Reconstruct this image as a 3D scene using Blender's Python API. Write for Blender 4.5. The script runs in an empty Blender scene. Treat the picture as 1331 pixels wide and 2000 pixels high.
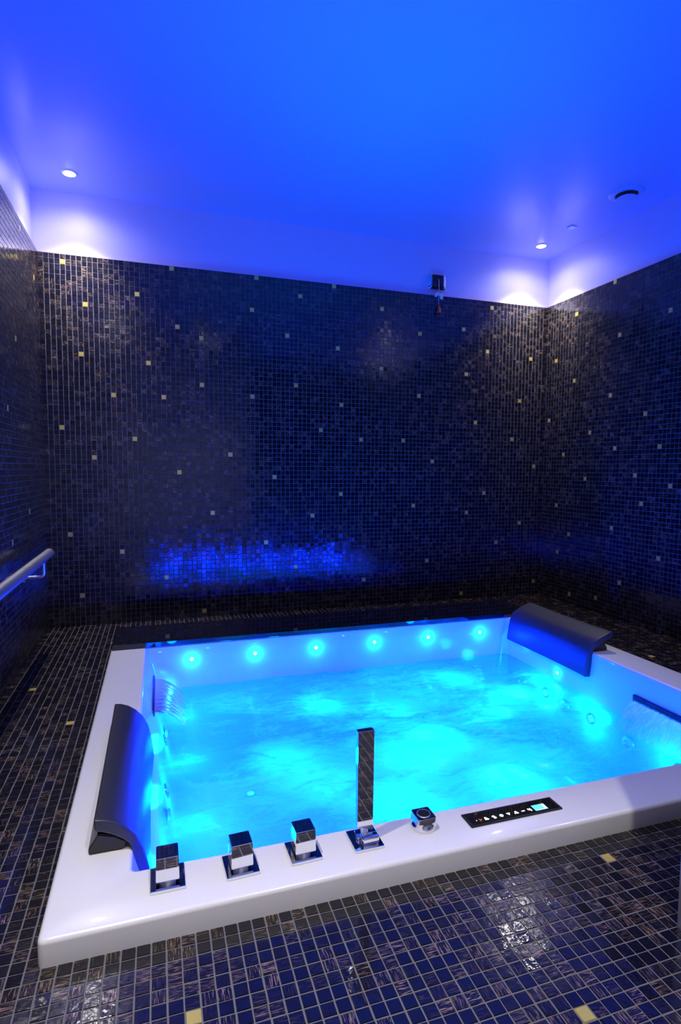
import bpy, bmesh, math, random
import numpy as np
from mathutils import Vector, Matrix

scn = bpy.context.scene
COL = scn.collection
rnd = random.Random(7)

# ------------------------------------------------------------------ camera
W, HC, HT, P = 2.6, 1.916, 76 * 2.6 / 120, 2.6 / 120      # room width, ceiling, top of tiling, tile pitch
YB = -3.3                                                  # wall behind the camera
YAW, PITCH, ROLL = 0.3117, -0.0753, 0.0069
cy_, sy_, cp_, sp_ = math.cos(YAW), math.sin(YAW), math.cos(PITCH), math.sin(PITCH)
fwd = Vector((sy_ * cp_, cy_ * cp_, sp_)); right = Vector((cy_, -sy_, 0)); up = right.cross(fwd)
r2 = math.cos(ROLL) * right + math.sin(ROLL) * up
u2 = -math.sin(ROLL) * right + math.cos(ROLL) * up
cam_d = bpy.data.cameras.new('camera'); cam = bpy.data.objects.new('camera', cam_d); COL.objects.link(cam)
cam_d.sensor_fit = 'VERTICAL'; cam_d.sensor_height = 36.0; cam_d.lens = 1109.13 * 36 / 2000; cam_d.clip_start = 0.02
cam.matrix_world = Matrix(((r2.x, u2.x, -fwd.x, 0.4756), (r2.y, u2.y, -fwd.y, -2.7908),
                           (r2.z, u2.z, -fwd.z, 0.7238), (0, 0, 0, 1)))
scn.camera = cam

# ------------------------------------------------------------------ world, exposure
w = bpy.data.worlds.new('world'); scn.world = w; w.use_nodes = True
w.node_tree.nodes['Background'].inputs[0].default_value = (0.01, 0.01, 0.02, 1)
w.node_tree.nodes['Background'].inputs[1].default_value = 0.3
vs = scn.view_settings
vs.view_transform = 'Standard'; vs.look = 'None'; vs.gamma = 1.0; vs.exposure = 0.0; vs.use_curve_mapping = False
scn.cycles.max_bounces = 12; scn.cycles.transparent_max_bounces = 16
scn.cycles.diffuse_bounces = 5; scn.cycles.glossy_bounces = 5
scn.cycles.sample_clamp_indirect = 6.0
scn.cycles.caustics_reflective = False; scn.cycles.caustics_refractive = False

# strengths (the lamps themselves are made below, the added floor beams without housings)
LAMP = (1.0, 0.93, 0.84)              # colour of the ceiling downlights
E_DOWN = 27.0; E_NEAR = 27.0
E_HALL = 24.0
UNDER_C = (0.0, 0.095, 1.0); E_UNDER = 7.5
FLOOR_FILL_C = (0.0, 0.50, 1.0); E_FLOOR_FILL = 6.0; E_BEAM_FILL = 24.0     # added floor uplights, for cyan on water and ceiling
#
LED_C = (0.0, 0.014, 1.0); E_LED = 7.5
TZ = 0.044                            # top of the tub rim
ZW = -0.125                           # water level

# ------------------------------------------------------------------ helpers
def setp(o, label=None, cat=None, group=None, kind=None):
    if label: o['label'] = label
    if cat: o['category'] = cat
    if group: o['group'] = group
    if kind: o['kind'] = kind
    return o

def empty(name, loc, label, cat, group=None, rz=0.0):
    o = bpy.data.objects.new(name, None); o.empty_display_size = 0.05
    o.location = loc; o.rotation_euler = (0, 0, rz); COL.objects.link(o)
    return setp(o, label, cat, group)

def obj(name, bm, mat, parent=None, smooth=False, angle=None):
    """bm coordinates are local to the parent"""
    me = bpy.data.meshes.new(name)
    bm.normal_update(); bm.to_mesh(me); bm.free()
    for m in (mat if isinstance(mat, (list, tuple)) else [mat]): me.materials.append(m)
    if smooth:
        for p in me.polygons: p.use_smooth = True
        if angle: me.set_sharp_from_angle(angle=math.radians(angle))
    o = bpy.data.objects.new(name, me); COL.objects.link(o)
    if parent: o.parent = parent
    return o

def box(bm, c0, c1, bev=0.0, seg=2, M=None):
    x0, y0, z0 = c0; x1, y1, z1 = c1
    t = bmesh.new()
    bmesh.ops.create_cube(t, size=1.0)
    for v in t.verts:
        v.co = Vector(((x0 + x1) / 2 + v.co.x * (x1 - x0), (y0 + y1) / 2 + v.co.y * (y1 - y0), (z0 + z1) / 2 + v.co.z * (z1 - z0)))
    if bev: bmesh.ops.bevel(t, geom=list(t.edges), offset=bev, segments=seg, affect='EDGES', profile=0.5)
    merge(bm, t, M)

def merge(bm, t, M=None):
    if M is not None: bmesh.ops.transform(t, matrix=M, verts=list(t.verts))
    me = bpy.data.meshes.new('tmp'); t.to_mesh(me); t.free(); bm.from_mesh(me); bpy.data.meshes.remove(me)

def lathe(bm, prof, n=48, M=None, close_top=True, close_bot=True):
    """prof: list of (r, z)"""
    t = bmesh.new(); rings = []
    for r, z in prof:
        if r < 1e-6: rings.append([t.verts.new((0, 0, z))])
        else: rings.append([t.verts.new((r * math.cos(2 * math.pi * k / n), r * math.sin(2 * math.pi * k / n), z)) for k in range(n)])
    for a, b in zip(rings, rings[1:]):
        for k in range(n):
            k2 = (k + 1) % n
            if len(a) == 1 and len(b) > 1: t.faces.new((a[0], b[k2], b[k]))
            elif len(b) == 1 and len(a) > 1: t.faces.new((a[k], a[k2], b[0]))
            elif len(a) > 1: t.faces.new((a[k], a[k2], b[k2], b[k]))
    bmesh.ops.recalc_face_normals(t, faces=list(t.faces))
    merge(bm, t, M)

def tube(bm, pts, r, n=16, cap=True):
    pts = [Vector(p) for p in pts]; t = bmesh.new(); rings = []
    prev = None
    for i, p in enumerate(pts):
        d = (pts[min(i + 1, len(pts) - 1)] - pts[max(i - 1, 0)]).normalized()
        if prev is None: a = d.orthogonal().normalized()
        else: a = (prev - d * prev.dot(d)).normalized()
        prev = a; b = d.cross(a)
        rings.append([t.verts.new(p + r * (math.cos(2 * math.pi * k / n) * a + math.sin(2 * math.pi * k / n) * b)) for k in range(n)])
    for A, B in zip(rings, rings[1:]):
        for k in range(n): t.faces.new((A[k], A[(k + 1) % n], B[(k + 1) % n], B[k]))
    if cap: t.faces.new(rings[0]); t.faces.new(rings[-1])
    bmesh.ops.recalc_face_normals(t, faces=list(t.faces))
    merge(bm, t)

# ------------------------------------------------------------------ materials
def mat(name):
    m = bpy.data.materials.new(name); m.use_nodes = True
    nt = m.node_tree; return m, nt, nt.nodes['Principled BSDF']

def simple(name, col, rough=0.5, metal=0.0, spec=0.5, coat=0.0, bump=None):
    m, nt, b = mat(name)
    b.inputs['Base Color'].default_value = (*col, 1); b.inputs['Roughness'].default_value = rough
    b.inputs['Metallic'].default_value = metal; b.inputs['Specular IOR Level'].default_value = spec
    b.inputs['Coat Weight'].default_value = coat; b.inputs['Coat Roughness'].default_value = 0.03
    N = nt.nodes.new; L = nt.links.new
    tc = N('ShaderNodeTexCoord'); no = N('ShaderNodeTexNoise')
    no.inputs['Scale'].default_value = bump[0] if bump else 30.0
    L(tc.outputs['Object'], no.inputs['Vector'])
    if bump:
        bp = N('ShaderNodeBump'); bp.inputs['Strength'].default_value = bump[1]; bp.inputs['Distance'].default_value = bump[2]
        L(no.outputs['Fac'], bp.inputs['Height']); L(bp.outputs[0], b.inputs['Normal'])
    else:
        mr = N('ShaderNodeMapRange'); mr.inputs[3].default_value = rough * 0.9; mr.inputs[4].default_value = rough * 1.1
        L(no.outputs['Fac'], mr.inputs[0]); L(mr.outputs[0], b.inputs['Roughness'])
    return m

def emit(name, col, strength):
    m, nt, b = mat(name)
    b.inputs['Base Color'].default_value = (0.02, 0.02, 0.02, 1)
    b.inputs['Emission Color'].default_value = (*col, 1); b.inputs['Emission Strength'].default_value = strength
    return m

M_PLASTER = simple('blue_cast_plaster', (0.67, 0.64, 0.90), 0.45, bump=(180, 0.03, 0.002))  # white plaster, with the violet cast of the pool light put into its colour
M_CEIL = simple('blue_cast_ceiling', (0.46, 0.50, 0.92), 0.3, bump=(6, 0.02, 0.01))  # white ceiling; the blue-violet light cast is mixed into its colour
M_REAR = simple('grey_plaster', (0.8, 0.79, 0.76), 0.5, bump=(60, 0.05, 0.002))
M_GROUT = simple('grout', (0.13, 0.13, 0.14), 0.85, bump=(900, 0.3, 0.0005))
M_ACRYLIC = simple('white_acrylic', (0.80, 0.80, 0.80), 0.22, spec=0.5, coat=0.6)
M_STONE = simple('polished_black_stone', (0.006, 0.006, 0.008), 0.02, coat=0.3)
M_CHROME = simple('chrome', (0.82, 0.83, 0.85), 0.035, metal=1.0)
M_STEEL = simple('brushed_steel', (0.85, 0.85, 0.86), 0.38, metal=1.0)
M_GOLD = simple('gold_leaf_tile', (0.82, 0.64, 0.12), 0.36, metal=0.62, coat=0.5, bump=(500, 0.25, 0.0006))
M_FOAM = simple('dark_cushion_foam', (0.030, 0.031, 0.036), 0.38, spec=0.45, bump=(1400, 0.25, 0.0004))
M_BLACK = simple('black_plastic', (0.012, 0.012, 0.014), 0.25)
M_BLKGLASS = simple('black_glass', (0.004, 0.004, 0.006), 0.04, coat=0.3)
M_WHITEPL = simple('white_plastic', (0.8, 0.8, 0.8), 0.35)
M_RED = simple('red_plastic', (0.62, 0.05, 0.02), 0.35)
M_DARK = simple('dark_recess', (0.01, 0.01, 0.012), 0.6)
M_LENS = emit('downlight_lens', LAMP, 40.0)
M_LED = emit('led_lens', (0.45, 1.0, 1.0), 9.0)
M_JETL = emit('underwater_lens', (0.1, 0.9, 1.0), 2.0)

def mosaic_mat():
    m, nt, b = mat('dark_glass_mosaic')
    N = nt.nodes.new; L = nt.links.new
    at = N('ShaderNodeAttribute'); at.attribute_name = 'rnd'; at.attribute_type = 'GEOMETRY'
    tc = N('ShaderNodeAttribute'); tc.attribute_name = 'tc'; tc.attribute_type = 'GEOMETRY'
    sr = N('ShaderNodeSeparateXYZ'); L(at.outputs['Vector'], sr.inputs[0])
    st = N('ShaderNodeSeparateXYZ'); L(tc.outputs['Vector'], st.inputs[0])
    def math_(op, a, b_=None, c=None):
        n = N('ShaderNodeMath'); n.operation = op
        for i, v in enumerate((a, b_, c)):
            if v is None: continue
            if isinstance(v, (int, float)): n.inputs[i].default_value = v
            else: L(v, n.inputs[i])
        return n.outputs[0]
    sel = math_('GREATER_THAN', sr.outputs[0], 0.42)
    def mixf(f, a, b_):
        n = N('ShaderNodeMix'); n.data_type = 'FLOAT'
        L(f, n.inputs[0]); L(a, n.inputs[2]); L(b_, n.inputs[3]); return n.outputs[0]
    lo = mixf(sel, st.outputs[1], st.outputs[0])       # along the streak
    ac = mixf(sel, st.outputs[0], st.outputs[1])       # across it
    def streak(slo, sac, off, lo_t, hi_t):
        cv = N('ShaderNodeCombineXYZ')
        L(math_('ADD', math_('MULTIPLY', lo, slo), math_('MULTIPLY', sr.outputs[1], 70 + off)), cv.inputs[0])
        L(math_('MULTIPLY', ac, sac), cv.inputs[1])
        L(math_('MULTIPLY', sr.outputs[0], 90 + off), cv.inputs[2])
        no = N('ShaderNodeTexNoise'); no.inputs['Scale'].default_value = 1.0; no.inputs['Detail'].default_value = 3.0
        no.inputs['Distortion'].default_value = 0.35
        L(cv.outputs[0], no.inputs['Vector'])
        mr = N('ShaderNodeMapRange'); mr.inputs[1].default_value = lo_t; mr.inputs[2].default_value = hi_t
        L(no.outputs['Fac'], mr.inputs[0]); return mr.outputs[0], no.outputs['Fac']
    s1, n1 = streak(55, 620, 0, 0.55, 0.70)
    s2, n2 = streak(90, 1300, 13, 0.60, 0.72)
    dens = math_('POWER', sr.outputs[2], 3.8)
    s = math_('MULTIPLY', math_('MAXIMUM', s1, s2), dens)
    # copper aventurine streaks in near-black glass
    cr = N('ShaderNodeValToRGB'); e = cr.color_ramp.elements
    e[0].color = (0.55, 0.36, 0.20, 1); e[1].color = (0.62, 0.42, 0.34, 1)
    L(sr.outputs[1], cr.inputs[0])
    mx = N('ShaderNodeMix'); mx.data_type = 'RGBA'
    L(s, mx.inputs[0]); mx.inputs[6].default_value = (0.004, 0.003, 0.005, 1); L(cr.outputs[0], mx.inputs[7])
    L(mx.outputs[2], b.inputs['Base Color'])
    L(math_('MULTIPLY', s, 0.75), b.inputs['Metallic'])
    b.inputs['Roughness'].default_value = 0.42
    b.inputs['Specular IOR Level'].default_value = 0.08
    b.inputs['Coat Weight'].default_value = 0.9; b.inputs['Coat IOR'].default_value = 1.62
    rr = N('ShaderNodeMapRange'); rr.inputs[3].default_value = 0.05; rr.inputs[4].default_value = 0.16
    L(sr.outputs[1], rr.inputs[0]); L(rr.outputs[0], b.inputs['Coat Roughness'])
    # wavy pressed-glass surface
    wv = N('ShaderNodeTexNoise'); wv.inputs['Scale'].default_value = 95.0; wv.inputs['Detail'].default_value = 2.0
    vadd = N('ShaderNodeVectorMath'); vadd.operation = 'MULTIPLY_ADD'
    L(at.outputs['Vector'], vadd.inputs[0]); vadd.inputs[1].default_value = (5, 5, 5); L(tc.outputs['Vector'], vadd.inputs[2])
    L(vadd.outputs[0], wv.inputs['Vector'])
    bp = N('ShaderNodeBump'); bp.inputs['Strength'].default_value = 0.3; bp.inputs['Distance'].default_value = 0.0011
    L(math_('ADD', wv.outputs['Fac'], math_('MULTIPLY', n1, 0.10)), bp.inputs['Height'])
    L(bp.outputs[0], b.inputs['Normal']); L(bp.outputs[0], b.inputs['Coat Normal'])
    return m
M_TILE = mosaic_mat()

def mosaic(name, O, U, V, Nn, cells, gold, parent, seed, grout_rects):
    """tiled surface: tile slabs over a grout bed. cells: (i, j) pairs; u = i*P along U, v = j*P along V, Nn outward."""
    O, U, V, Nn = (np.array(a, float) for a in (O, U, V, Nn))
    rg = np.random.default_rng(seed)
    c = np.array(cells, float); n = len(c)
    g = 0.0009; bev = 0.0006; th = 0.0016
    base = np.array([[g, g], [P - g, g], [P - g, P - g], [g, P - g]])
    top = np.array([[g + bev, g + bev], [P - g - bev, g + bev], [P - g - bev, P - g - bev], [g + bev, P - g - bev]])
    jit = rg.normal(0, 0.00022, (n, 1, 2))
    uvb = c[:, None, :] * P + base[None] + jit; uvt = c[:, None, :] * P + top[None] + jit
    tilt = rg.normal(0, 0.009, (n, 2))
    ht = th + (top[None, :, 0] - P / 2) * tilt[:, :1] + (top[None, :, 1] - P / 2) * tilt[:, 1:]
    vb = O + uvb[..., :1] * U + uvb[..., 1:] * V
    vt = O + uvt[..., :1] * U + uvt[..., 1:] * V + ht[..., None] * Nn
    verts = np.concatenate([vb, vt], 1).reshape(-1, 3)
    uv = np.concatenate([uvb, uvt], 1).reshape(-1, 2)
    flip = np.dot(np.cross(U, V), Nn) < 0
    f = np.array([[4, 5, 6, 7], [0, 1, 5, 4], [1, 2, 6, 5], [2, 3, 7, 6], [3, 0, 4, 7]])
    if flip: f = f[:, ::-1]
    faces = (np.arange(n)[:, None, None] * 8 + f[None]).reshape(-1, 4)
    gset = set(map(tuple, gold))
    isg = np.array([tuple(x) in gset for x in cells])
    midx = np.repeat(isg.astype(np.int32) * 2, 5)
    # grout bed
    gv = []; gf = []
    for (a0, b0, a1, b1) in grout_rects:
        k = len(verts) + len(gv)
        for a, b in ((a0, b0), (a1, b0), (a1, b1), (a0, b1)): gv.append(O + a * U + b * V + Nn * 0.0005)
        q = [k, k + 1, k + 2, k + 3]; gf.append(q[::-1] if flip else q)
    nf = len(faces)
    verts = np.concatenate([verts, np.array(gv)]); faces = np.concatenate([faces, np.array(gf)])
    midx = np.concatenate([midx, np.ones(len(gf), np.int32)])
    me = bpy.data.meshes.new(name)
    me.vertices.add(len(verts)); me.vertices.foreach_set('co', verts.astype(np.float32).ravel())
    me.loops.add(len(faces) * 4); me.loops.foreach_set('vertex_index', faces.astype(np.int32).ravel())
    me.polygons.add(len(faces)); me.polygons.foreach_set('loop_start', np.arange(0, len(faces) * 4, 4, dtype=np.int32))
    for m in (M_TILE, M_GROUT, M_GOLD): me.materials.append(m)
    me.polygons.foreach_set('material_index', midx.astype(np.int32))
    me.update(calc_edges=True)
    a = me.attributes.new('rnd', 'FLOAT_VECTOR', 'FACE')
    r = np.repeat(rg.random((n, 3)), 5, 0); r = np.concatenate([r, np.zeros((len(gf), 3))])
    a.data.foreach_set('vector', r.astype(np.float32).ravel())
    t = me.attributes.new('tc', 'FLOAT_VECTOR', 'POINT')
    tv = np.concatenate([np.concatenate([uv, np.zeros((len(gv), 2))]), np.zeros((len(verts), 1))], 1)
    t.data.foreach_set('vector', tv.astype(np.float32).ravel())
    me.validate(); me.shade_flat()
    o = bpy.data.objects.new(name, me); COL.objects.link(o)
    if parent: o.parent = parent
    return o

# ------------------------------------------------------------------ the room
TX0, TX1, TY0, TY1 = 0.298, 2.154, -1.930, -0.330         # outer edges of the tub
BACK = [(25,75),(43,75),(61,75),(18,69),(53,72),(42,68),(8,66),(73,71),(26,63),(31,61),(83,66),(50,63),(62,61),(95,68),(103,74),(7,56),(20,55),(102,63),(31,51),(73,57),(52,52),(96,57),(115,62),(13,48),(23,48),(42,49),(83,51),(63,48),(3,41),(99,45),(112,51),(17,39),(58,42),(68,40),(79,40),(9,35),(37,36),(110,41),(26,32),(47,31),(63,27),(87,35),(117,34),(33,23),(56,22),(82,24),(102,27),(4,19),(45,16),(97,22),(14,15),(86,10),(106,14),(23,9),(52,10),(6,6),(69,6),(31,1),(96,1),(118,3),(4,74),(113,19)]
RIGHT = [(23,75),(38,65),(25,63),(11,71),(4,61),(11,55),(23,50),(33,45),(2,46),(17,42),(8,37),(25,38),(37,38),(16,31),(31,32),(6,24),(40,30),(25,20),(11,17),(38,15),(7,12),(28,8),(21,3),(12,2),(33,26)]
LEFT = [(15,74),(4,69),(28,21),(15,25),(21,54),(28,42),(50,60),(64,33),(80,50)]
DECK = [(13,14),(3,35),(10,49),(58,91),(23,95),(46,102),(106,50),(112,88)]

def slab(name, c0, c1, m, parent=None, kind='structure'):
    bm = bmesh.new(); box(bm, c0, c1); o = obj(name, bm, m, parent)
    if kind and not parent: o['kind'] = kind
    return o
PROT = 0.022                                              # tiling stands proud of the plaster band
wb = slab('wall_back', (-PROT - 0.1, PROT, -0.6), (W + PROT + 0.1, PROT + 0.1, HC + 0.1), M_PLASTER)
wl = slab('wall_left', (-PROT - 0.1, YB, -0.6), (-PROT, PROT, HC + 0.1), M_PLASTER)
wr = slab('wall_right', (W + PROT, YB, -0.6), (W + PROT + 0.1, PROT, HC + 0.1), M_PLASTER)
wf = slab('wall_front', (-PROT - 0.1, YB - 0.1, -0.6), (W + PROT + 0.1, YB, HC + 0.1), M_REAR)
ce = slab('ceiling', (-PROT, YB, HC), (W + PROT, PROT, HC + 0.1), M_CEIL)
# mortar bed under the tiling, as a part of each wall (its top forms the little ledge)
slab('tile_bed', (0, 0.0, -0.02), (W, PROT, HT), M_GROUT, wb)
slab('tile_bed', (-PROT, YB, -0.02), (0.0, PROT, HT), M_GROUT, wl)
slab('tile_bed', (W, YB, -0.02), (W + PROT, PROT, HT), M_GROUT, wr)
def ledge(p0, p1, par):
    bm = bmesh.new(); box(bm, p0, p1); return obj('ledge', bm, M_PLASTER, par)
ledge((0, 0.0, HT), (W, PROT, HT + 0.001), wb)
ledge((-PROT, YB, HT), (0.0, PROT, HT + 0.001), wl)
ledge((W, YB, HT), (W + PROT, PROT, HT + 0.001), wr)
NR = 76; NL = 152; NRT = 99
mosaic('mosaic_tiling', (0, 0, 0), (1, 0, 0), (0, 0, 1), (0, -1, 0), [(i, j) for i in range(120) for j in range(NR)], BACK, wb, 1, [(0, 0, W, HT)])
mosaic('mosaic_tiling', (0, 0, 0), (0, -1, 0), (0, 0, 1), (1, 0, 0), [(i, j) for i in range(NL) for j in range(NR)], LEFT, wl, 2, [(0, 0, -YB, HT)])
mosaic('mosaic_tiling', (W, 0, 0), (0, -1, 0), (0, 0, 1), (-1, 0, 0), [(i, j) for i in range(NRT) for j in range(NR)], RIGHT, wr, 3, [(0, 0, NRT * P, HT)])
# deck around the sunken tub
fl_bm = bmesh.new()
for c0, c1 in (((0, YB, -0.05), (TX0 + 0.004, 0, -0.0006)), ((TX1 - 0.004, YB, -0.05), (W, 0, -0.0006)),
               ((TX0 + 0.004, YB, -0.05), (TX1 - 0.004, TY0 + 0.004, -0.0006)), ((TX0 + 0.004, TY1 - 0.004, -0.05), (TX1 - 0.004, 0, -0.0006))):
    box(fl_bm, c0, c1)
fl = obj('floor', fl_bm, M_GROUT); fl['kind'] = 'structure'
cells = []
for i in range(120):
    for j in range(NL):
        x, y = (i + .5) * P, -(j + .5) * P
        if TX0 + 0.012 < x < TX1 - 0.012 and TY0 + 0.012 < y < TY1 - 0.012: continue
        cells.append((i, j))
mosaic('mosaic_tiling', (0, 0, 0), (1, 0, 0), (0, -1, 0), (0, 0, 1), cells, DECK, fl, 4,
       [(0, 0, TX0 + 0.004, -YB), (TX1 - 0.004, 0, W, -YB), (TX0 + 0.004, -TY0 - 0.004, TX1 - 0.004, -YB), (TX0 + 0.004, 0, TX1 - 0.004, -TY1 + 0.004)])
# partition at the right of the entrance, with a steel edge trim
PX, PY0, PY1 = 1.262, -2.25, -2.15
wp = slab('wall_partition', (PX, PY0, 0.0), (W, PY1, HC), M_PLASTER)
mosaic('mosaic_tiling', (PX, PY1, 0), (1, 0, 0), (0, 0, 1), (0, 1, 0), [(i, j) for i in range(int((W - PX) / P)) for j in range(NR)], [(9, 40), (30, 62), (44, 20)], wp, 5, [(0, 0, W - PX, HT)])
bm = bmesh.new(); box(bm, (PX - 0.012, PY0 - 0.004, 0.0), (PX, PY1 + 0.004, HC), 0.002); tr = obj('trim_1', bm, M_STEEL); tr['kind'] = 'structure'

# ------------------------------------------------------------------ downlights
def downlight(x, y, label, power, first=[None]):
    t = empty('ceiling_downlight', (x, y, HC), label, 'ceiling light', 'recessed ceiling downlights')
    if first[0] is None:
        bm = bmesh.new(); lathe(bm, [(0.0225, -0.0005), (0.0235, -0.004), (0.030, -0.003), (0.032, 0.0)], 40)
        a = obj('trim_ring', bm, M_WHITEPL, t, True, 40)
        bm = bmesh.new(); lathe(bm, [(0, -0.009), (0.010, -0.0085), (0.018, -0.006), (0.0205, -0.0005)], 32)
        b = obj('lens', bm, M_LENS, t)
        first[0] = (a, b)
    else:
        for s in first[0]:
            c = s.copy(); COL.objects.link(c); c.parent = t
    ld = bpy.data.lights.new('downlight_bulb', 'SPOT'); ld.energy = power * 0.15; ld.color = LAMP
    ld.spot_size = math.radians(166); ld.spot_blend = 1.0; ld.shadow_soft_size = 0.02
    lo = bpy.data.objects.new('downlight_bulb', ld); COL.objects.link(lo); lo.location = (0, 0, -0.032); lo.parent = t
    ld = bpy.data.lights.new('downlight_beam', 'SPOT'); ld.energy = power * 2.6; ld.color = LAMP      # the bright core of the beam
    ld.spot_size = math.radians(92); ld.spot_blend = 1.0; ld.shadow_soft_size = 0.02
    lo = bpy.data.objects.new('downlight_beam', ld); COL.objects.link(lo); lo.location = (0, 0, -0.032); lo.parent = t
downlight(0.154, -0.162, 'glowing white recessed downlight in the ceiling above the left back corner', E_DOWN)
downlight(2.440, -0.147, 'glowing white recessed downlight in the ceiling above the right back corner', E_DOWN)
downlight(0.154, -2.100, 'white recessed downlight above the near left corner of the tub', E_NEAR)
downlight(2.440, -1.990, 'white recessed downlight above the near right end of the tub room', E_NEAR * 0.5)
downlight(0.930, -2.700, 'white recessed downlight in the middle of the entrance ceiling', E_HALL * 1.1)
downlight(0.154, -2.760, 'added unseen downlight in the entrance ceiling by the left wall, brightening the tub front', E_HALL * 0.6)  # extra lamp put in to brighten the front face of the tub

# ------------------------------------------------------------------ ceiling vent and sensor
M_VENT = simple('blue_cast_enamel', (0.52, 0.50, 0.86), 0.3)  # white vent, given the ceiling's blue-violet light cast in its colour
t = empty('ceiling_vent', (2.42, -0.747, HC), 'round white air vent disc in the ceiling over the right wall', 'vent')
bm = bmesh.new(); lathe(bm, [(0.045, 0.0), (0.047, -0.008), (0.064, -0.008), (0.072, -0.003), (0.073, 0.0)], 64); obj('vent_ring', bm, M_VENT, t, True, 40)
bm = bmesh.new(); lathe(bm, [(0.0, -0.0005), (0.046, -0.0005), (0.046, 0.0)], 48); obj('vent_throat', bm, M_DARK, t)
bm = bmesh.new(); lathe(bm, [(0.0, -0.024), (0.03, -0.025), (0.039, -0.023), (0.041, -0.020), (0.037, -0.018), (0.0, -0.017)], 64); obj('vent_disc', bm, M_VENT, t, True, 40)
bm = bmesh.new(); lathe(bm, [(0.006, -0.0005), (0.006, -0.018)], 16); obj('spindle', bm, M_STEEL, t, True)
bm = bmesh.new(); box(bm, (-0.017, -0.017, -0.005), (0.017, 0.017, 0.0), 0.0015)
s_ = obj('ceiling_sensor', bm, simple('sensor_white', (0.95, 0.93, 0.95), 0.3)); s_.location = (2.431, -0.394, HC)
setp(s_, 'small square white plate on the ceiling near the right back downlight', 'sensor')

# ------------------------------------------------------------------ bathtub
IX0, IX1, IY0, IY1 = 0.423, 2.016, -1.8145, -0.557
tub = empty('bathtub', ((TX0 + TX1) / 2, (TY0 + TY1) / 2, 0), 'large white sunken rectangular whirlpool tub glowing cyan inside', 'bathtub')
OX, OY = tub.location.x, tub.location.y
def ring(bm, x0, y0, x1, y1, r, z, n=8):
    vs_ = []
    for cx, cy, a0 in ((x1 - r, y1 - r, 0), (x0 + r, y1 - r, 90), (x0 + r, y0 + r, 180), (x1 - r, y0 + r, 270)):
        for k in range(n + 1):
            a = math.radians(a0 + 90 * k / n)
            vs_.append(bm.verts.new((cx + r * math.cos(a) - OX, cy + r * math.sin(a) - OY, z)))
    return vs_
bm = bmesh.new(); rings = []
def R_(e, z, r): rings.append(ring(bm, TX0 + e, TY0 + e, TX1 - e, TY1 - e, max(r, 0.001), z))
R_(0.0, 0.0005, 0.012)
R_(0.0, 0.036, 0.012)
for a in (22, 45, 67, 90): R_(0.008 * (1 - math.cos(math.radians(a))), 0.036 + 0.008 * math.sin(math.radians(a)), 0.012)
def I_(dx0, dx1, dy, z, r): rings.append(ring(bm, IX0 + dx0, IY0 + dy, IX1 - dx1, IY1 - dy, r, z))
I_(-0.008, -0.008, -0.008, TZ, 0.014)
for a in (30, 60, 90): I_(-0.008 + 0.008 * math.sin(math.radians(a)), -0.008 + 0.008 * math.sin(math.radians(a)), -0.008 + 0.008 * math.sin(math.radians(a)), TZ - 0.008 * (1 - math.cos(math.radians(a))), 0.014)
for z in (-0.03, -0.10, -0.17, -0.25, -0.33):
    t_ = (TZ - z) / 0.169
    I_(0.042 * t_, 0.008 * t_, 0.004 * t_, z, 0.016 + 0.02 * t_)
for z, e in ((-0.40, 0.0), (-0.435, 0.012), (-0.455, 0.035), (-0.463, 0.07)):
    t_ = (TZ - z) / 0.169
    I_(0.042 * t_ + e, 0.008 * t_ + e, 0.004 * t_ + e, z, 0.08 + e)
for a, b in zip(rings, rings[1:]):
    n = len(a)
    for k in range(n): bm.faces.new((a[k], a[(k + 1) % n], b[(k + 1) % n], b[k]))
bm.faces.new(rings[-1])
bmesh.ops.recalc_face_normals(bm, faces=list(bm.faces))
shell = obj('tub_shell', bm, M_ACRYLIC, tub, True, 35)

def face_matrix(p, nrm):
    q = Vector(nrm).to_track_quat('Z', 'Y'); return Matrix.Translation(Vector(p) - Vector((OX, OY, 0))) @ q.to_matrix().to_4x4()
def led(p, nrm, kind='above', power=None):
    Mx = face_matrix(p, nrm)
    bm = bmesh.new()
    if kind == 'above': lathe(bm, [(0.0055, 0.0005), (0.006, 0.003), (0.0095, 0.002), (0.010, 0.0)], 24, Mx)
    else: lathe(bm, [(0.013, 0.0005), (0.014, 0.005), (0.020, 0.004), (0.021, 0.0)], 24, Mx)
    o = obj('light_bezel', bm, M_WHITEPL if kind == 'above' else M_CHROME, tub, True, 40)
    bm = bmesh.new(); r = 0.0062 if kind == 'above' else 0.0135
    lathe(bm, [(0, 0.0038), (r * 0.6, 0.0034), (r, 0.002), (r, 0.0004)], 24, Mx)
    e = obj('lens', bm, M_LED if kind == 'above' else M_JETL, o, True)
    ld = bpy.data.lights.new('tub_bulb', 'POINT'); ld.shadow_soft_size = 0.008 if kind == 'above' else 0.03
    ld.color = LED_C if kind == 'above' else UNDER_C
    ld.energy = power if power else (E_LED if kind == 'above' else E_UNDER)
    lo = bpy.data.objects.new('tub_bulb', ld); COL.objects.link(lo)
    lo.location = Vector(p) + Vector(nrm) * (0.016 if kind == 'above' else 0.05) - Vector((OX, OY, 0)); lo.parent = tub
ybk = IY1 - 0.0015
for x in (0.591, 0.838, 1.092, 1.352, 1.607, 1.868): led((x, ybk, -0.017), (0, -1, 0))
for x in (0.591, 0.838, 1.092, 1.352, 1.607, 1.868): led((x, IY0 + 0.0015, -0.017), (0, 1, 0))
for y in (-0.709, -0.92): led((IX1 - 0.004, y, -0.045 if y > -0.8 else -0.095), (-1, 0, 0), 'above', E_LED * 0.4)
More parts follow.
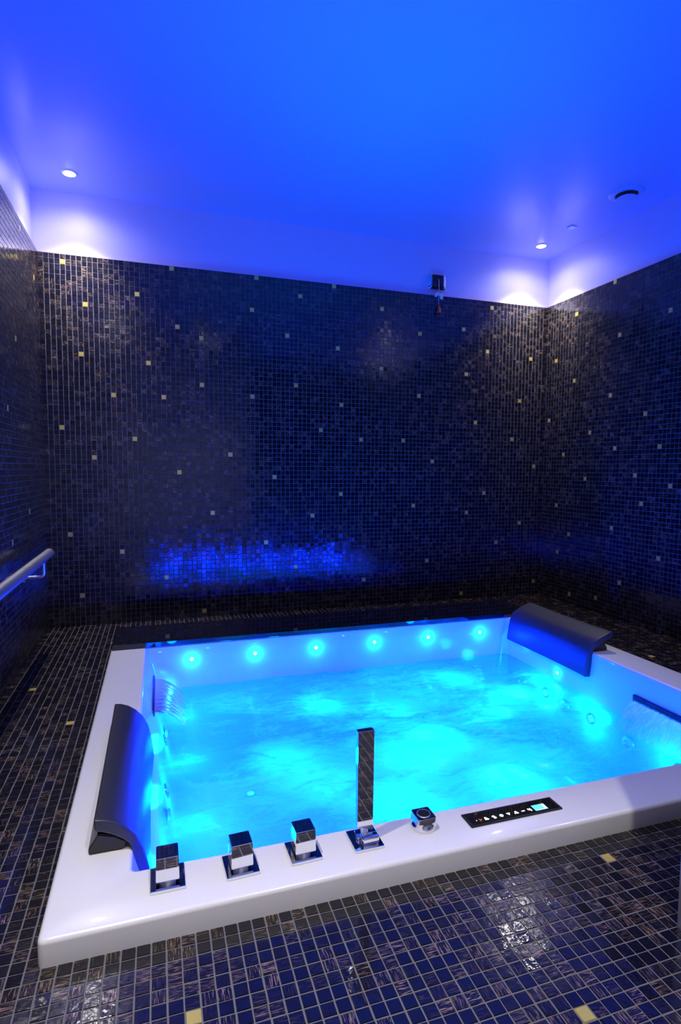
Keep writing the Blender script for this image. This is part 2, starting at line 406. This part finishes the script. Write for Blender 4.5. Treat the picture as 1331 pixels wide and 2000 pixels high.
# underwater lamps in the side walls; floor ones are added for cyan light
for y in (-0.83, -1.15, -1.46): led((0.4835, y, -0.20), (1, 0, 0.25), 'under')
for y in (-0.86, -1.12, -1.50): led((2.004, y, -0.20), (-1, 0, 0), 'under')
for x, y, e in ((0.84, -1.30, 0.6), (1.12, -1.55, 1.3), (1.22, -1.13, 1.6), (1.02, -0.84, 0.8), (1.48, -1.42, 1.0), (1.66, -1.00, 1.4), (1.45, -0.76, 1.2), (0.78, -0.80, 0.5)):
    led((x, y, -0.4625), (0, 0, 1), 'under', 0.001)  # invented floor lamps, put in for bright cyan patches on the water
    ld = bpy.data.lights.new('added_floor_fill', 'SPOT'); ld.energy = E_FLOOR_FILL * e; ld.color = FLOOR_FILL_C; ld.spot_size = math.radians(104); ld.spot_blend = 1.0; ld.shadow_soft_size = 0.03
    lo = bpy.data.objects.new('added_floor_fill', ld); COL.objects.link(lo); lo.parent = tub; lo.location = (x - OX, y - OY, -0.44); lo.rotation_euler = (math.pi, 0, 0)
for x, y, e in ((1.05, -1.52, 1.2), (1.30, -1.24, 1.0), (1.38, -1.53, 0.8), (1.02, -0.88, 0.7), (1.62, -0.78, 0.9), (0.82, -1.22, 0.7), (1.17, -1.32, 0.6), (1.24, -0.98, 0.6), (1.55, -1.12, 0.8), (0.90, -1.38, 0.5), (1.72, -1.00, 0.5)):
    ld = bpy.data.lights.new('added_cyan_beam', 'SPOT'); ld.energy = E_BEAM_FILL * e; ld.color = (0.0, 0.55, 1.0); ld.spot_size = math.radians(44); ld.spot_blend = 1.0; ld.shadow_soft_size = 0.13  # added narrow uplights pushing cyan onto the middle of the ceiling
    lo = bpy.data.objects.new('added_cyan_beam', ld); COL.objects.link(lo); lo.parent = tub; lo.location = (x - OX, y - OY, -0.44); lo.rotation_euler = (math.pi, 0, 0)
# dark jet nozzles
for x, y, nx in ((0.486, -0.76, 1), (0.486, -1.26, 1), (0.486, -1.62, 1), (2.003, -0.70, -1), (2.003, -0.98, -1), (2.003, -1.30, -1)):
    bm = bmesh.new(); lathe(bm, [(0.0, 0.002), (0.012, 0.002), (0.014, 0.009), (0.024, 0.007), (0.026, 0.0)], 24, face_matrix((x, y, -0.21), (nx, 0, 0.0)))
    obj('jet_nozzle', bm, M_STEEL, tub, True, 40)
# waterfall slots
for name_, x0, x1, y0, y1, z0, z1 in (('waterfall_spout', 0.4445, 0.4535, -0.93, -0.60, -0.072, -0.052), ('waterfall_spout', 2.004, 2.016, -1.66, -1.306, -0.056, -0.034)):
    bm = bmesh.new(); box(bm, (x0 - OX, y0 - OY, z0), (x1 - OX, y1 - OY, z1), 0.0015)
    o = obj(name_, bm, M_BLACK, tub)
    bm = bmesh.new(); xx = x1 + 0.0006 if x0 < 1 else x0 - 0.0006
    box(bm, (min(xx, xx) - 0.0006 - OX, y0 + 0.006 - OY, z0 + 0.004), (xx + 0.0006 - OX, y1 - 0.006 - OY, z0 + 0.012)); obj('outlet', bm, M_DARK, o)

# ------------------------------------------------------------------ water
def water_mat(name, sheet=False):
    m = bpy.data.materials.new(name); m.use_nodes = True; nt = m.node_tree; nt.nodes.clear()
    N = nt.nodes.new; L = nt.links.new
    out = N('ShaderNodeOutputMaterial')
    tr = N('ShaderNodeBsdfTransparent'); tr.inputs[0].default_value = (0.30, 0.92, 1.0, 1)
    tl = N('ShaderNodeBsdfTranslucent'); tl.inputs[0].default_value = (0.25, 0.92, 1.0, 1)
    df = N('ShaderNodeBsdfDiffuse'); df.inputs[0].default_value = (0.08, 0.6, 0.8, 1)
    gl = N('ShaderNodeBsdfGlossy'); gl.inputs['Roughness'].default_value = 0.07
    tc = N('ShaderNodeTexCoord')
    bp = N('ShaderNodeBump'); bp.inputs['Strength'].default_value = 0.6; bp.inputs['Distance'].default_value = 0.012
    if sheet:
        at = N('ShaderNodeAttribute'); at.attribute_name = 'tc'; at.attribute_type = 'GEOMETRY'
        mp = N('ShaderNodeMapping'); mp.inputs['Scale'].default_value = (4.0, 1.0, 1.0)
        L(at.outputs['Vector'], mp.inputs[0])
        no = N('ShaderNodeTexNoise'); no.inputs['Scale'].default_value = 1.0; no.inputs['Detail'].default_value = 3
        L(mp.outputs[0], no.inputs['Vector'])
        mr = N('ShaderNodeMapRange'); mr.inputs[1].default_value = 0.42; mr.inputs[2].default_value = 0.68
        mr.inputs[3].default_value = 0.22; mr.inputs[4].default_value = 0.80
        L(no.outputs['Fac'], mr.inputs[0]); fac = mr.outputs[0]
        L(no.outputs['Fac'], bp.inputs['Height']); bp.inputs['Distance'].default_value = 0.0006; gl.inputs['Roughness'].default_value = 0.3
        m1 = N('ShaderNodeMixShader'); m1.inputs[0].default_value = 0.5
        df.inputs[0].default_value = (0.7, 0.85, 0.95, 1); tl.inputs[0].default_value = (0.6, 0.85, 0.95, 1)
        tr.inputs[0].default_value = (0.97, 0.99, 1, 1)
    else:
        at = N('ShaderNodeAttribute'); at.attribute_name = 'foam'; at.attribute_type = 'GEOMETRY'
        n1 = N('ShaderNodeTexNoise'); n1.inputs['Scale'].default_value = 7.0; n1.inputs['Detail'].default_value = 6; n1.inputs['Roughness'].default_value = 0.62; n1.inputs['Distortion'].default_value = 0.8
        mp = N('ShaderNodeMapping'); mp.inputs['Scale'].default_value = (1.0, 2.4, 1.0); mp.inputs['Rotation'].default_value = (0, 0, 0.35)
        L(tc.outputs['Object'], mp.inputs[0]); L(mp.outputs[0], n1.inputs['Vector'])
        n2 = N('ShaderNodeTexNoise'); n2.inputs['Scale'].default_value = 26.0; n2.inputs['Detail'].default_value = 4; n2.inputs['Distortion'].default_value = 0.6
        L(mp.outputs[0], n2.inputs['Vector'])
        a = N('ShaderNodeMath'); a.operation = 'MULTIPLY_ADD'; L(at.outputs['Fac'], a.inputs[0]); a.inputs[1].default_value = 0.42; L(n1.outputs['Fac'], a.inputs[2])
        b = N('ShaderNodeMath'); b.operation = 'MULTIPLY_ADD'; L(n2.outputs['Fac'], b.inputs[0]); b.inputs[1].default_value = 0.35; L(a.outputs[0], b.inputs[2])
        mr = N('ShaderNodeMapRange'); mr.interpolation_type = 'SMOOTHSTEP'; mr.inputs[1].default_value = 0.62; mr.inputs[2].default_value = 1.15
        mr.inputs[3].default_value = 0.15; mr.inputs[4].default_value = 0.70
        L(b.outputs[0], mr.inputs[0]); fac = mr.outputs[0]
        L(b.outputs[0], bp.inputs['Height'])
        m1 = N('ShaderNodeMixShader'); m1.inputs[0].default_value = 0.90
    L(df.outputs[0], m1.inputs[1]); L(tl.outputs[0], m1.inputs[2])
    m2 = N('ShaderNodeMixShader'); L(fac, m2.inputs[0]); L(tr.outputs[0], m2.inputs[1]); L(m1.outputs[0], m2.inputs[2])
    L(bp.outputs[0], gl.inputs['Normal'])
    fr = N('ShaderNodeFresnel'); fr.inputs[0].default_value = 1.12 if sheet else 1.33; L(bp.outputs[0], fr.inputs['Normal'])
    m3 = N('ShaderNodeMixShader'); L(fr.outputs[0], m3.inputs[0]); L(m2.outputs[0], m3.inputs[1]); L(gl.outputs[0], m3.inputs[2])
    L(m3.outputs[0], out.inputs['Surface'])
    return m
M_WATER = water_mat('tub_water'); M_SHEET = water_mat('falling_water', True)

JETS = [(1.05,-0.85,.16),(1.21,-0.62,.12),(0.83,-1.18,.12),(0.80,-1.37,.14),(1.05,-1.55,.16),(1.68,-1.09,.15),(1.62,-0.75,.13),(1.05,-1.27,.12),(1.29,-1.25,.16),(1.35,-1.51,.18),(0.72,-0.74,.10),(1.83,-1.25,.08),(1.82,-0.95,.10),(1.35,-0.92,.16),(1.55,-1.45,.14)]
def waves(x, y):
    z = 0.0
    for k, (cx, cy, s) in enumerate(JETS):
        d = math.hypot(x - cx, y - cy)
        z += 0.006 * math.exp(-(d / s) ** 2) * math.cos(d * 42 + k)
    return z + 0.002 * math.sin(13 * x + 7 * y) * math.sin(11 * y - 5 * x)
nx, ny = 150, 120
wx0, wx1, wy0, wy1 = IX0 + 0.034, IX1 - 0.006, IY0 + 0.002, IY1 - 0.002
bm = bmesh.new(); grid = []; foam = []
for j in range(ny + 1):
    row = []
    for i in range(nx + 1):
        x = wx0 + (wx1 - wx0) * i / nx; y = wy0 + (wy1 - wy0) * j / ny
        row.append(bm.verts.new((x, y, ZW + waves(x, y))))
        foam.append(min(1.0, sum(math.exp(-((x - cx) ** 2 + (y - cy) ** 2) / (s * s)) for cx, cy, s in JETS)))
    grid.append(row)
for j in range(ny):
    for i in range(nx): bm.faces.new((grid[j][i], grid[j][i + 1], grid[j + 1][i + 1], grid[j + 1][i]))
wat = obj('bath_water', bm, M_WATER, None, True)
fa = wat.data.attributes.new('foam', 'FLOAT', 'POINT'); fa.data.foreach_set('value', foam)
setp(wat, 'churning bright cyan water filling the white tub', 'water', kind='stuff')

def sheet(name, x0, dirx, ya, yb, z0, reach, label):
    bm = bmesh.new(); rows = []; nu, nv = 60, 18; tcs = []
    for j in range(nu + 1):
        row = []; u = j / nu
        edge = 0.5 + 0.5 * math.sin(u * 23) * 0.3 + 0.15 * math.sin(u * 61 + 1)
        rch = reach * (0.86 + 0.22 * edge)
        for i in range(nv + 1):
            t_ = i / nv
            y = ya + (yb - ya) * u
            x = x0 + dirx * rch * t_
            z = z0 + (ZW + 0.001 - z0) * t_ ** 2 + 0.0022 * math.sin(u * 60 + 3 * math.sin(t_ * 3)) * t_
            ysq = (0.5 - u) * (yb - ya) * 0.10 * t_
            row.append(bm.verts.new((x, y + ysq, z))); tcs.append((t_ * 0.8, u * 26 + 0.6 * t_, 0.0))
        rows.append(row)
    for j in range(nu):
        for i in range(nv): bm.faces.new((rows[j][i], rows[j][i + 1], rows[j + 1][i + 1], rows[j + 1][i]))
    o = obj(name, bm, M_SHEET, None, True)
    a = o.data.attributes.new('tc', 'FLOAT_VECTOR', 'POINT'); a.data.foreach_set('vector', [c for t3 in tcs for c in t3])
    return setp(o, label, 'water', 'waterfalls into the tub', 'stuff')
sheet('falling_water', 0.455, 1, -0.61, -0.92, -0.062, 0.10, 'sheet of water falling from the left inner wall beyond the black headrest')
sheet('falling_water', 2.003, -1, -1.316, -1.65, -0.050, 0.085, 'sheet of water arching from the black slot in the right inner wall')

# ------------------------------------------------------------------ black stone ledge along the back of the tub
bm = bmesh.new(); box(bm, (TX0 + 0.004, IY1 - 0.006, TZ + 0.0005), (TX1 - 0.012, -0.312, TZ + 0.019), 0.0012)
box(bm, (TX0 + 0.004, TY1 + 0.0005, 0.0022), (TX1 - 0.012, -0.312, TZ + 0.002))
o = obj('stone_ledge', bm, M_STONE); setp(o, 'long polished black stone slab lying over the back rim of the tub', 'ledge')

# ------------------------------------------------------------------ headrest pillows
def headrest(loc, mirror, yn, yf, label, ext=0.0):
    t = empty('headrest', loc, label, 'headrest', 'headrest cushions on the tub rim')
    sx = 1 if mirror else -1        # s grows outward (away from the water)
    outer = [(.064, .066), (.048, .064), (.030, .057), (.012, .044), (-.005, .025), (-.018, -.001), (-.027, -.040), (-.032, -.090)]
    inner = [(-.006, -.092), (-.002, -.038), (.001, .000), (.006, .012), (.018, .024), (.034, .034), (.050, .041), (.063, .045)]
    wide = lambda P_: [(s + ext * min(1.0, max(0.0, (s + .005) / .03)), z + ext * 0.25 * min(1.0, max(0.0, (z + .02) / .04))) for s, z in P_]
    outer, inner = wide(outer), wide(inner)
    prof = outer + inner
    bm = bmesh.new(); rows = []; n = 28
    L_ = yf - yn
    for j in range(n + 1):
        u = j / n; y = yn + L_ * u
        k = math.sin(math.pi * u)
        row = []
        for q, (s, z) in enumerate(prof):
            f = 1.0 if q < len(outer) else 0.0
            row.append(bm.verts.new((sx * (s + 0.006 * k * f * (1 if z < .03 else 0)), y, z - 0.004 * k * f * (1 if z > .03 else 0))))
        rows.append(row)
    m_ = len(prof)
    for j in range(n):
        for q in range(m_): bm.faces.new((rows[j][q], rows[j][(q + 1) % m_], rows[j + 1][(q + 1) % m_], rows[j + 1][q]))
    for rw in (rows[0], rows[-1]):
        for a, b in ((k_, m_ - 1 - k_) for k_ in range(len(outer) - 1)):
            bm.faces.new((rw[a], rw[a + 1], rw[b - 1], rw[b]))
    bmesh.ops.recalc_face_normals(bm, faces=list(bm.faces))
    o = obj('cushion', bm, M_FOAM, t, True, 48)
    bv = o.modifiers.new('round', 'BEVEL'); bv.width = 0.0035; bv.segments = 3; bv.limit_method = 'ANGLE'; bv.angle_limit = math.radians(50)
    bv.harden_normals = False
    # base wedge that sits on the rim
    bm = bmesh.new(); tt = [(.016, .001), (.074, .001), (.074, .012), (.058, .036), (.030, .028), (.012, .016)]
    a = [bm.verts.new((sx * s, yn + 0.006, z)) for s, z in tt]; b = [bm.verts.new((sx * s, yf - 0.006, z)) for s, z in tt]
    bm.faces.new(a); bm.faces.new(b)
    for k in range(len(tt)): bm.faces.new((a[k], a[(k + 1) % len(tt)], b[(k + 1) % len(tt)], b[k]))
    bmesh.ops.recalc_face_normals(bm, faces=list(bm.faces))
    bmesh.ops.bevel(bm, geom=list(bm.edges), offset=0.002, segments=2, affect='EDGES')
    obj('base', bm, M_BLACK, t)
headrest((IX0, 0, TZ), False, -1.76, -1.24, 'black foam headrest cushion over the left rim of the tub')
headrest((IX1, 0, TZ), True, -1.10, -0.60, 'black foam headrest cushion over the right rim at the back corner', 0.030)

# ------------------------------------------------------------------ tap knobs
def tap(x, y, label):
    t = empty('tap_knob', (x, y, TZ), label, 'tap', 'square tap knobs on the front rim')
    bm = bmesh.new(); box(bm, (-0.0275, -0.029, 0.0002), (0.0275, 0.029, 0.0055), 0.0008); obj('base_plate', bm, M_CHROME, t)
    bm = bmesh.new(); lathe(bm, [(0.013, 0.005), (0.013, 0.012)], 32); obj('neck', bm, M_STEEL, t, True)
    tb = bmesh.new(); bmesh.ops.create_cube(tb, size=1.0)
    for v in tb.verts:
        k = 1.0 if v.co.z < 0 else 0.95
        v.co = Vector((v.co.x * 0.037 * k, v.co.y * 0.037 * k, 0.0105 + (v.co.z + 0.5) * 0.040))
    bmesh.ops.bevel(tb, geom=list(tb.edges), offset=0.0009, segments=2, affect='EDGES')
    obj('handle', tb, M_CHROME, t)
    return t
def dup(t, loc, label, rz=0.0):
    c = t.copy(); COL.objects.link(c); c.location = loc; c['label'] = label; c.rotation_euler = (0, 0, rz)
    for ch in list(t.children):
        d = ch.copy(); COL.objects.link(d); d.parent = c
    return c
k1 = tap(0.4805, -1.856, 'chrome square tap knob leftmost on the front rim, nearest the headrest')
dup(k1, (0.600, -1.860, TZ), 'chrome square tap knob in the middle of the three on the front rim', 0.05)
dup(k1, (0.711, -1.857, TZ), 'chrome square tap knob beside the tall hand shower', 0.03)

# ------------------------------------------------------------------ hand shower
t = empty('hand_shower', (0.8265, -1.860, TZ), 'tall slim chrome rectangular hand shower standing in its square base', 'hand shower')
bm = bmesh.new(); box(bm, (-0.0275, -0.029, 0.0002), (0.0275, 0.029, 0.0055), 0.0008); obj('base_plate', bm, M_CHROME, t)
bm = bmesh.new(); box(bm, (-0.012, -0.022, 0.0055), (0.021, -0.006, 0.021), 0.004, 4); box(bm, (-0.015, -0.004, 0.0055), (0.015, 0.018, 0.012), 0.001); obj('holder', bm, M_CHROME, t, True, 35)
tb = bmesh.new(); pts = [(-0.0155, 0.030), (0.0145, 0.0215), (0.0155, 0.210), (-0.0155, 0.210)]
a = [tb.verts.new((x, -0.004, z)) for x, z in pts]; b = [tb.verts.new((x, 0.0085, z)) for x, z in pts]
tb.faces.new(a); tb.faces.new(b)
for k in range(4): tb.faces.new((a[k], a[(k + 1) % 4], b[(k + 1) % 4], b[k]))
bmesh.ops.recalc_face_normals(tb, faces=list(tb.faces)); bmesh.ops.bevel(tb, geom=list(tb.edges), offset=0.0008, segments=2, affect='EDGES')
obj('shower_bar', tb, M_CHROME, t)
bm = bmesh.new(); box(bm, (-0.0115, 0.0085, 0.165), (0.0115, 0.0095, 0.205)); obj('spray_face', bm, M_BLACK, t)
bm = bmesh.new(); tube(bm, [(0, 0.003, 0.008), (0, 0.003, 0.030)], 0.007, 20); obj('hose_collar', bm, M_STEEL, t, True, 40)

# ------------------------------------------------------------------ air control knob (square top on a round foot)
t = empty('air_control_knob', (0.9485, -1.853, TZ), 'small chrome knob with a round foot and square top between shower and panel', 'knob')
bm = bmesh.new(); nseg = 64; prof = [(0.0, 0.0235, 0.0), (0.006, 0.0235, 0.0), (0.0075, 0.0232, 0.25), (0.0095, 0.0220, 0.75), (0.014, 0.0205, 1.0), (0.0245, 0.0200, 1.0), (0.0255, 0.0194, 1.0)]
rr = []
for z, r, sq in prof:
    ring_ = []
    for k in range(nseg):
        a = 2 * math.pi * k / nseg
        cx, sx_ = math.cos(a), math.sin(a)
        rs = r * 0.92 / max(abs(cx), abs(sx_)); rad = (1 - sq) * r + sq * min(rs, r * 1.25)
        ring_.append(bm.verts.new((rad * cx, rad * sx_, z + 0.0003)))
    rr.append(ring_)
for A, B in zip(rr, rr[1:]):
    for k in range(nseg): bm.faces.new((A[k], A[(k + 1) % nseg], B[(k + 1) % nseg], B[k]))
bm.faces.new(rr[-1]); bmesh.ops.recalc_face_normals(bm, faces=list(bm.faces))
obj('knob_body', bm, M_CHROME, t, True, 30)
bm = bmesh.new(); lathe(bm, [(0.0118, 0.0258), (0.0120, 0.0268), (0.0130, 0.0268), (0.0132, 0.0258)], 48); obj('inlay_ring', bm, M_STEEL, t, True, 40)
bm = bmesh.new(); lathe(bm, [(0.0, 0.0262), (0.0115, 0.0262), (0.0116, 0.0257)], 48); obj('inlay_disc', bm, M_BLACK, t)

# ------------------------------------------------------------------ control panel
t = empty('control_panel', (1.1375, -1.8665, TZ), 'long black touch panel with lit symbols set in the front rim', 'control panel')
bm = bmesh.new(); box(bm, (-0.104, -0.0205, 0.0002), (0.104, 0.0205, 0.0032), 0.001); obj('bezel', bm, M_BLACK, t)
bm = bmesh.new(); box(bm, (-0.098, -0.0165, 0.0032), (0.098, 0.0165, 0.0037), 0.0002, 1); obj('glass', bm, M_BLKGLASS, t)
M_ICON = emit('icon_white', (0.75, 0.92, 1.0), 2.2); M_ICR = emit('icon_orange', (1.0, 0.16, 0.02), 0.9); M_SCR = emit('screen_cyan', (0.10, 0.62, 1.0), 1.6)
M_SCR2 = emit('screen_segment', (0.75, 0.95, 1.0), 3.0)
def icon(polys, cx, m, s=1.0, dy=0.0):
    bm = bmesh.new()
    for pl in polys:
        f = [bm.verts.new((cx + x * s, dy + y * s, 0.0039)) for x, y in pl]
        g = [bm.verts.new((cx + x * s, dy + y * s, 0.0037)) for x, y in pl]
        bm.faces.new(f); n = len(f)
        for k in range(n): bm.faces.new((f[k], g[k], g[(k + 1) % n], f[(k + 1) % n]))
    bmesh.ops.recalc_face_normals(bm, faces=list(bm.faces))
    obj('icon', bm, m, t)
def disc(r, cx=0, cy=0, n=20): return [(cx + r * math.cos(2 * math.pi * k / n), cy + r * math.sin(2 * math.pi * k / n)) for k in range(n)]
def bar(x0, y0, x1, y1, w_=0.0011):
    d = math.hypot(x1 - x0, y1 - y0); nx_, ny_ = -(y1 - y0) / d * w_, (x1 - x0) / d * w_
    return [(x0 + nx_, y0 + ny_), (x1 + nx_, y1 + ny_), (x1 - nx_, y1 - ny_), (x0 - nx_, y0 - ny_)]
Y0 = -0.0065
icon([disc(0.0010, n=12)], -0.085, M_ICON, dy=Y0)
icon([[(0.0030 * math.cos(a + d) * k + 0.0001, 0.0030 * math.sin(a + d) * k) for k, d in ((0.2, 0), (1, -0.3), (1.2, 0.4), (0.7, 0.9))] for a in (0, 2.09, 4.19)] + [disc(0.0008, n=10)], -0.0765, M_ICR, 1.1, Y0)
icon([bar(-.003, .003, .0005, .003), bar(-.0018, .003, -.003, -.0035), bar(.0005, .0022, .0004, -.0034), bar(.0005, .0006, .0032, -.0030), bar(-.0022, .0, .0012, .0)], -0.0630, M_ICON, 1.1, Y0)
icon([bar(-.0026, .003, .0018, .003), bar(-.0026, .003, -.0022, .0006), bar(-.0022, .0004, .0022, .0), bar(.0022, .0, .0024, -.003), bar(-.0018, -.003, .0026, -.003)], -0.0460, M_ICON, 1.1, Y0)
icon([disc(0.0040)], -0.0295, M_ICON, dy=Y0)
icon([[(-.0040, .0032), (.0040, .0032), (0.0004, -.0036)]], -0.0130, M_ICON, 1.05, Y0)
icon([bar(-.0036, -.0034, -.0002, .0036), bar(-.0002, .0036, .0036, -.0034), bar(-.0008, .0006, .0020, -.0030, .0014)], 0.0040, M_ICON, 1.05, Y0)
icon([[(-.0036, -.0012), (.0036, -.0012), (.0036, .0014), (-.0036, .0014)]], 0.0205, M_ICON, dy=Y0)
icon([bar(-.003, .0035, -.0026, -.0005), bar(-.0026, -.0005, .0030, -.0005), bar(.0012, .0036, .0016, -.0042)], 0.0360, M_ICON, 1.1, Y0)
bm = bmesh.new(); box(bm, (0.0455, -0.0140, 0.0037), (0.0745, 0.0035, 0.0040)); sc_ = obj('screen', bm, M_SCR, t)
bm = bmesh.new(); box(bm, (0.0680, -0.0120, 0.0040), (0.0730, 0.0020, 0.0041)); box(bm, (0.0500, -0.0130, 0.0040), (0.0720, -0.0120, 0.0041)); obj('segment', bm, M_SCR2, sc_)

# ------------------------------------------------------------------ handrail on the left wall
t = empty('handrail', (0, 0, 0), 'brushed steel handrail on the left wall beside the deck', 'handrail')
rx, rz_ = 0.068, 0.390
bm = bmesh.new(); tube(bm, [(rx, -0.352, rz_), (rx, -0.355, rz_)] + [(rx, y, rz_) for y in (-0.36, -1.2, -2.0, -2.9)], 0.0175, 32)
obj('rail', bm, M_STEEL, t, True, 50)
bm = bmesh.new()
tube(bm, [(rx, -0.350, rz_), (rx, -0.346, rz_)], 0.0155, 32); obj('end_cap', bm, M_STEEL, t, True, 50)
for yb_ in (-0.47, -1.45, -2.45):
    bm = bmesh.new(); pts = [(rx, yb_, rz_ - 0.012), (rx, yb_, rz_ - 0.058)]
    for k in range(1, 7):
        a = math.radians(15 * k); pts.append((rx - 0.014 * (1 - math.cos(a)), yb_, rz_ - 0.058 - 0.014 * math.sin(a)))
    pts += [(0.006, yb_, rz_ - 0.072)]
    tube(bm, pts, 0.0055, 16); br = obj('bracket', bm, M_STEEL, t, True, 50)
    bm = bmesh.new(); Mx = Matrix.Translation((0.0015, yb_, rz_ - 0.072)) @ Vector((1, 0, 0)).to_track_quat('Z', 'Y').to_matrix().to_4x4()
    lathe(bm, [(0, 0.006), (0.018, 0.005), (0.020, 0.0)], 32, Mx); obj('wall_flange', bm, M_STEEL, br, True, 50)

# ------------------------------------------------------------------ emergency pull switch
t = empty('pull_cord_switch', (1.911, PROT, 1.722), 'chrome framed emergency switch with hanging cord and red pull on the back wall', 'switch')
bm = bmesh.new()
tb = bmesh.new(); bmesh.ops.create_cube(tb, size=1.0)
for v in tb.verts:
    k = 1.0 if v.co.y > 0 else 0.60
    v.co = Vector((v.co.x * 0.118 * k, -0.0095 + v.co.y * 0.019, v.co.z * 0.086 * k))
bmesh.ops.bevel(tb, geom=[e for e in tb.edges], offset=0.006, segments=4, affect='EDGES'); merge(bm, tb)
obj('faceplate', bm, M_CHROME, t, True, 40)
bm = bmesh.new(); box(bm, (-0.033, -0.022, -0.033), (0.033, -0.016, 0.033), 0.003); obj('insert', bm, M_BLACK, t, True, 40)
bm = bmesh.new(); box(bm, (-0.040, -0.0235, -0.042), (0.040, -0.012, -0.034), 0.002); obj('sill', bm, M_BLACK, t)
cd = bmesh.new(); tube(cd, [(0.0, -0.022, 0.010), (0.0, -0.031, 0.004), (0.0, -0.032, -0.03), (0.0, -0.032, -0.128)], 0.0014, 10); obj('cord', cd, M_WHITEPL, t, True)
bm = bmesh.new(); tube(bm, [(-0.022, -0.032, -0.078), (-0.015, -0.034, -0.066), (-0.006, -0.034, -0.064), (0.003, -0.034, -0.071)], 0.0040, 12)
lathe(bm, [(0, -0.008), (0.006, -0.006), (0.0085, 0), (0.006, 0.006), (0, 0.008)], 20, Matrix.Translation((-0.017, -0.032, -0.079)))
box(bm, (0.006, -0.036, -0.096), (0.024, -0.030, -0.066), 0.002); obj('cord_clip', bm, M_WHITEPL, t, True, 50)
bm = bmesh.new(); lathe(bm, [(0.0, -0.124), (0.004, -0.126), (0.009, -0.142), (0.0135, -0.165), (0.013, -0.169), (0.0, -0.170)], 28, Matrix.Translation((0, -0.032, 0)))
obj('red_pull', bm, M_RED, t, True, 50)
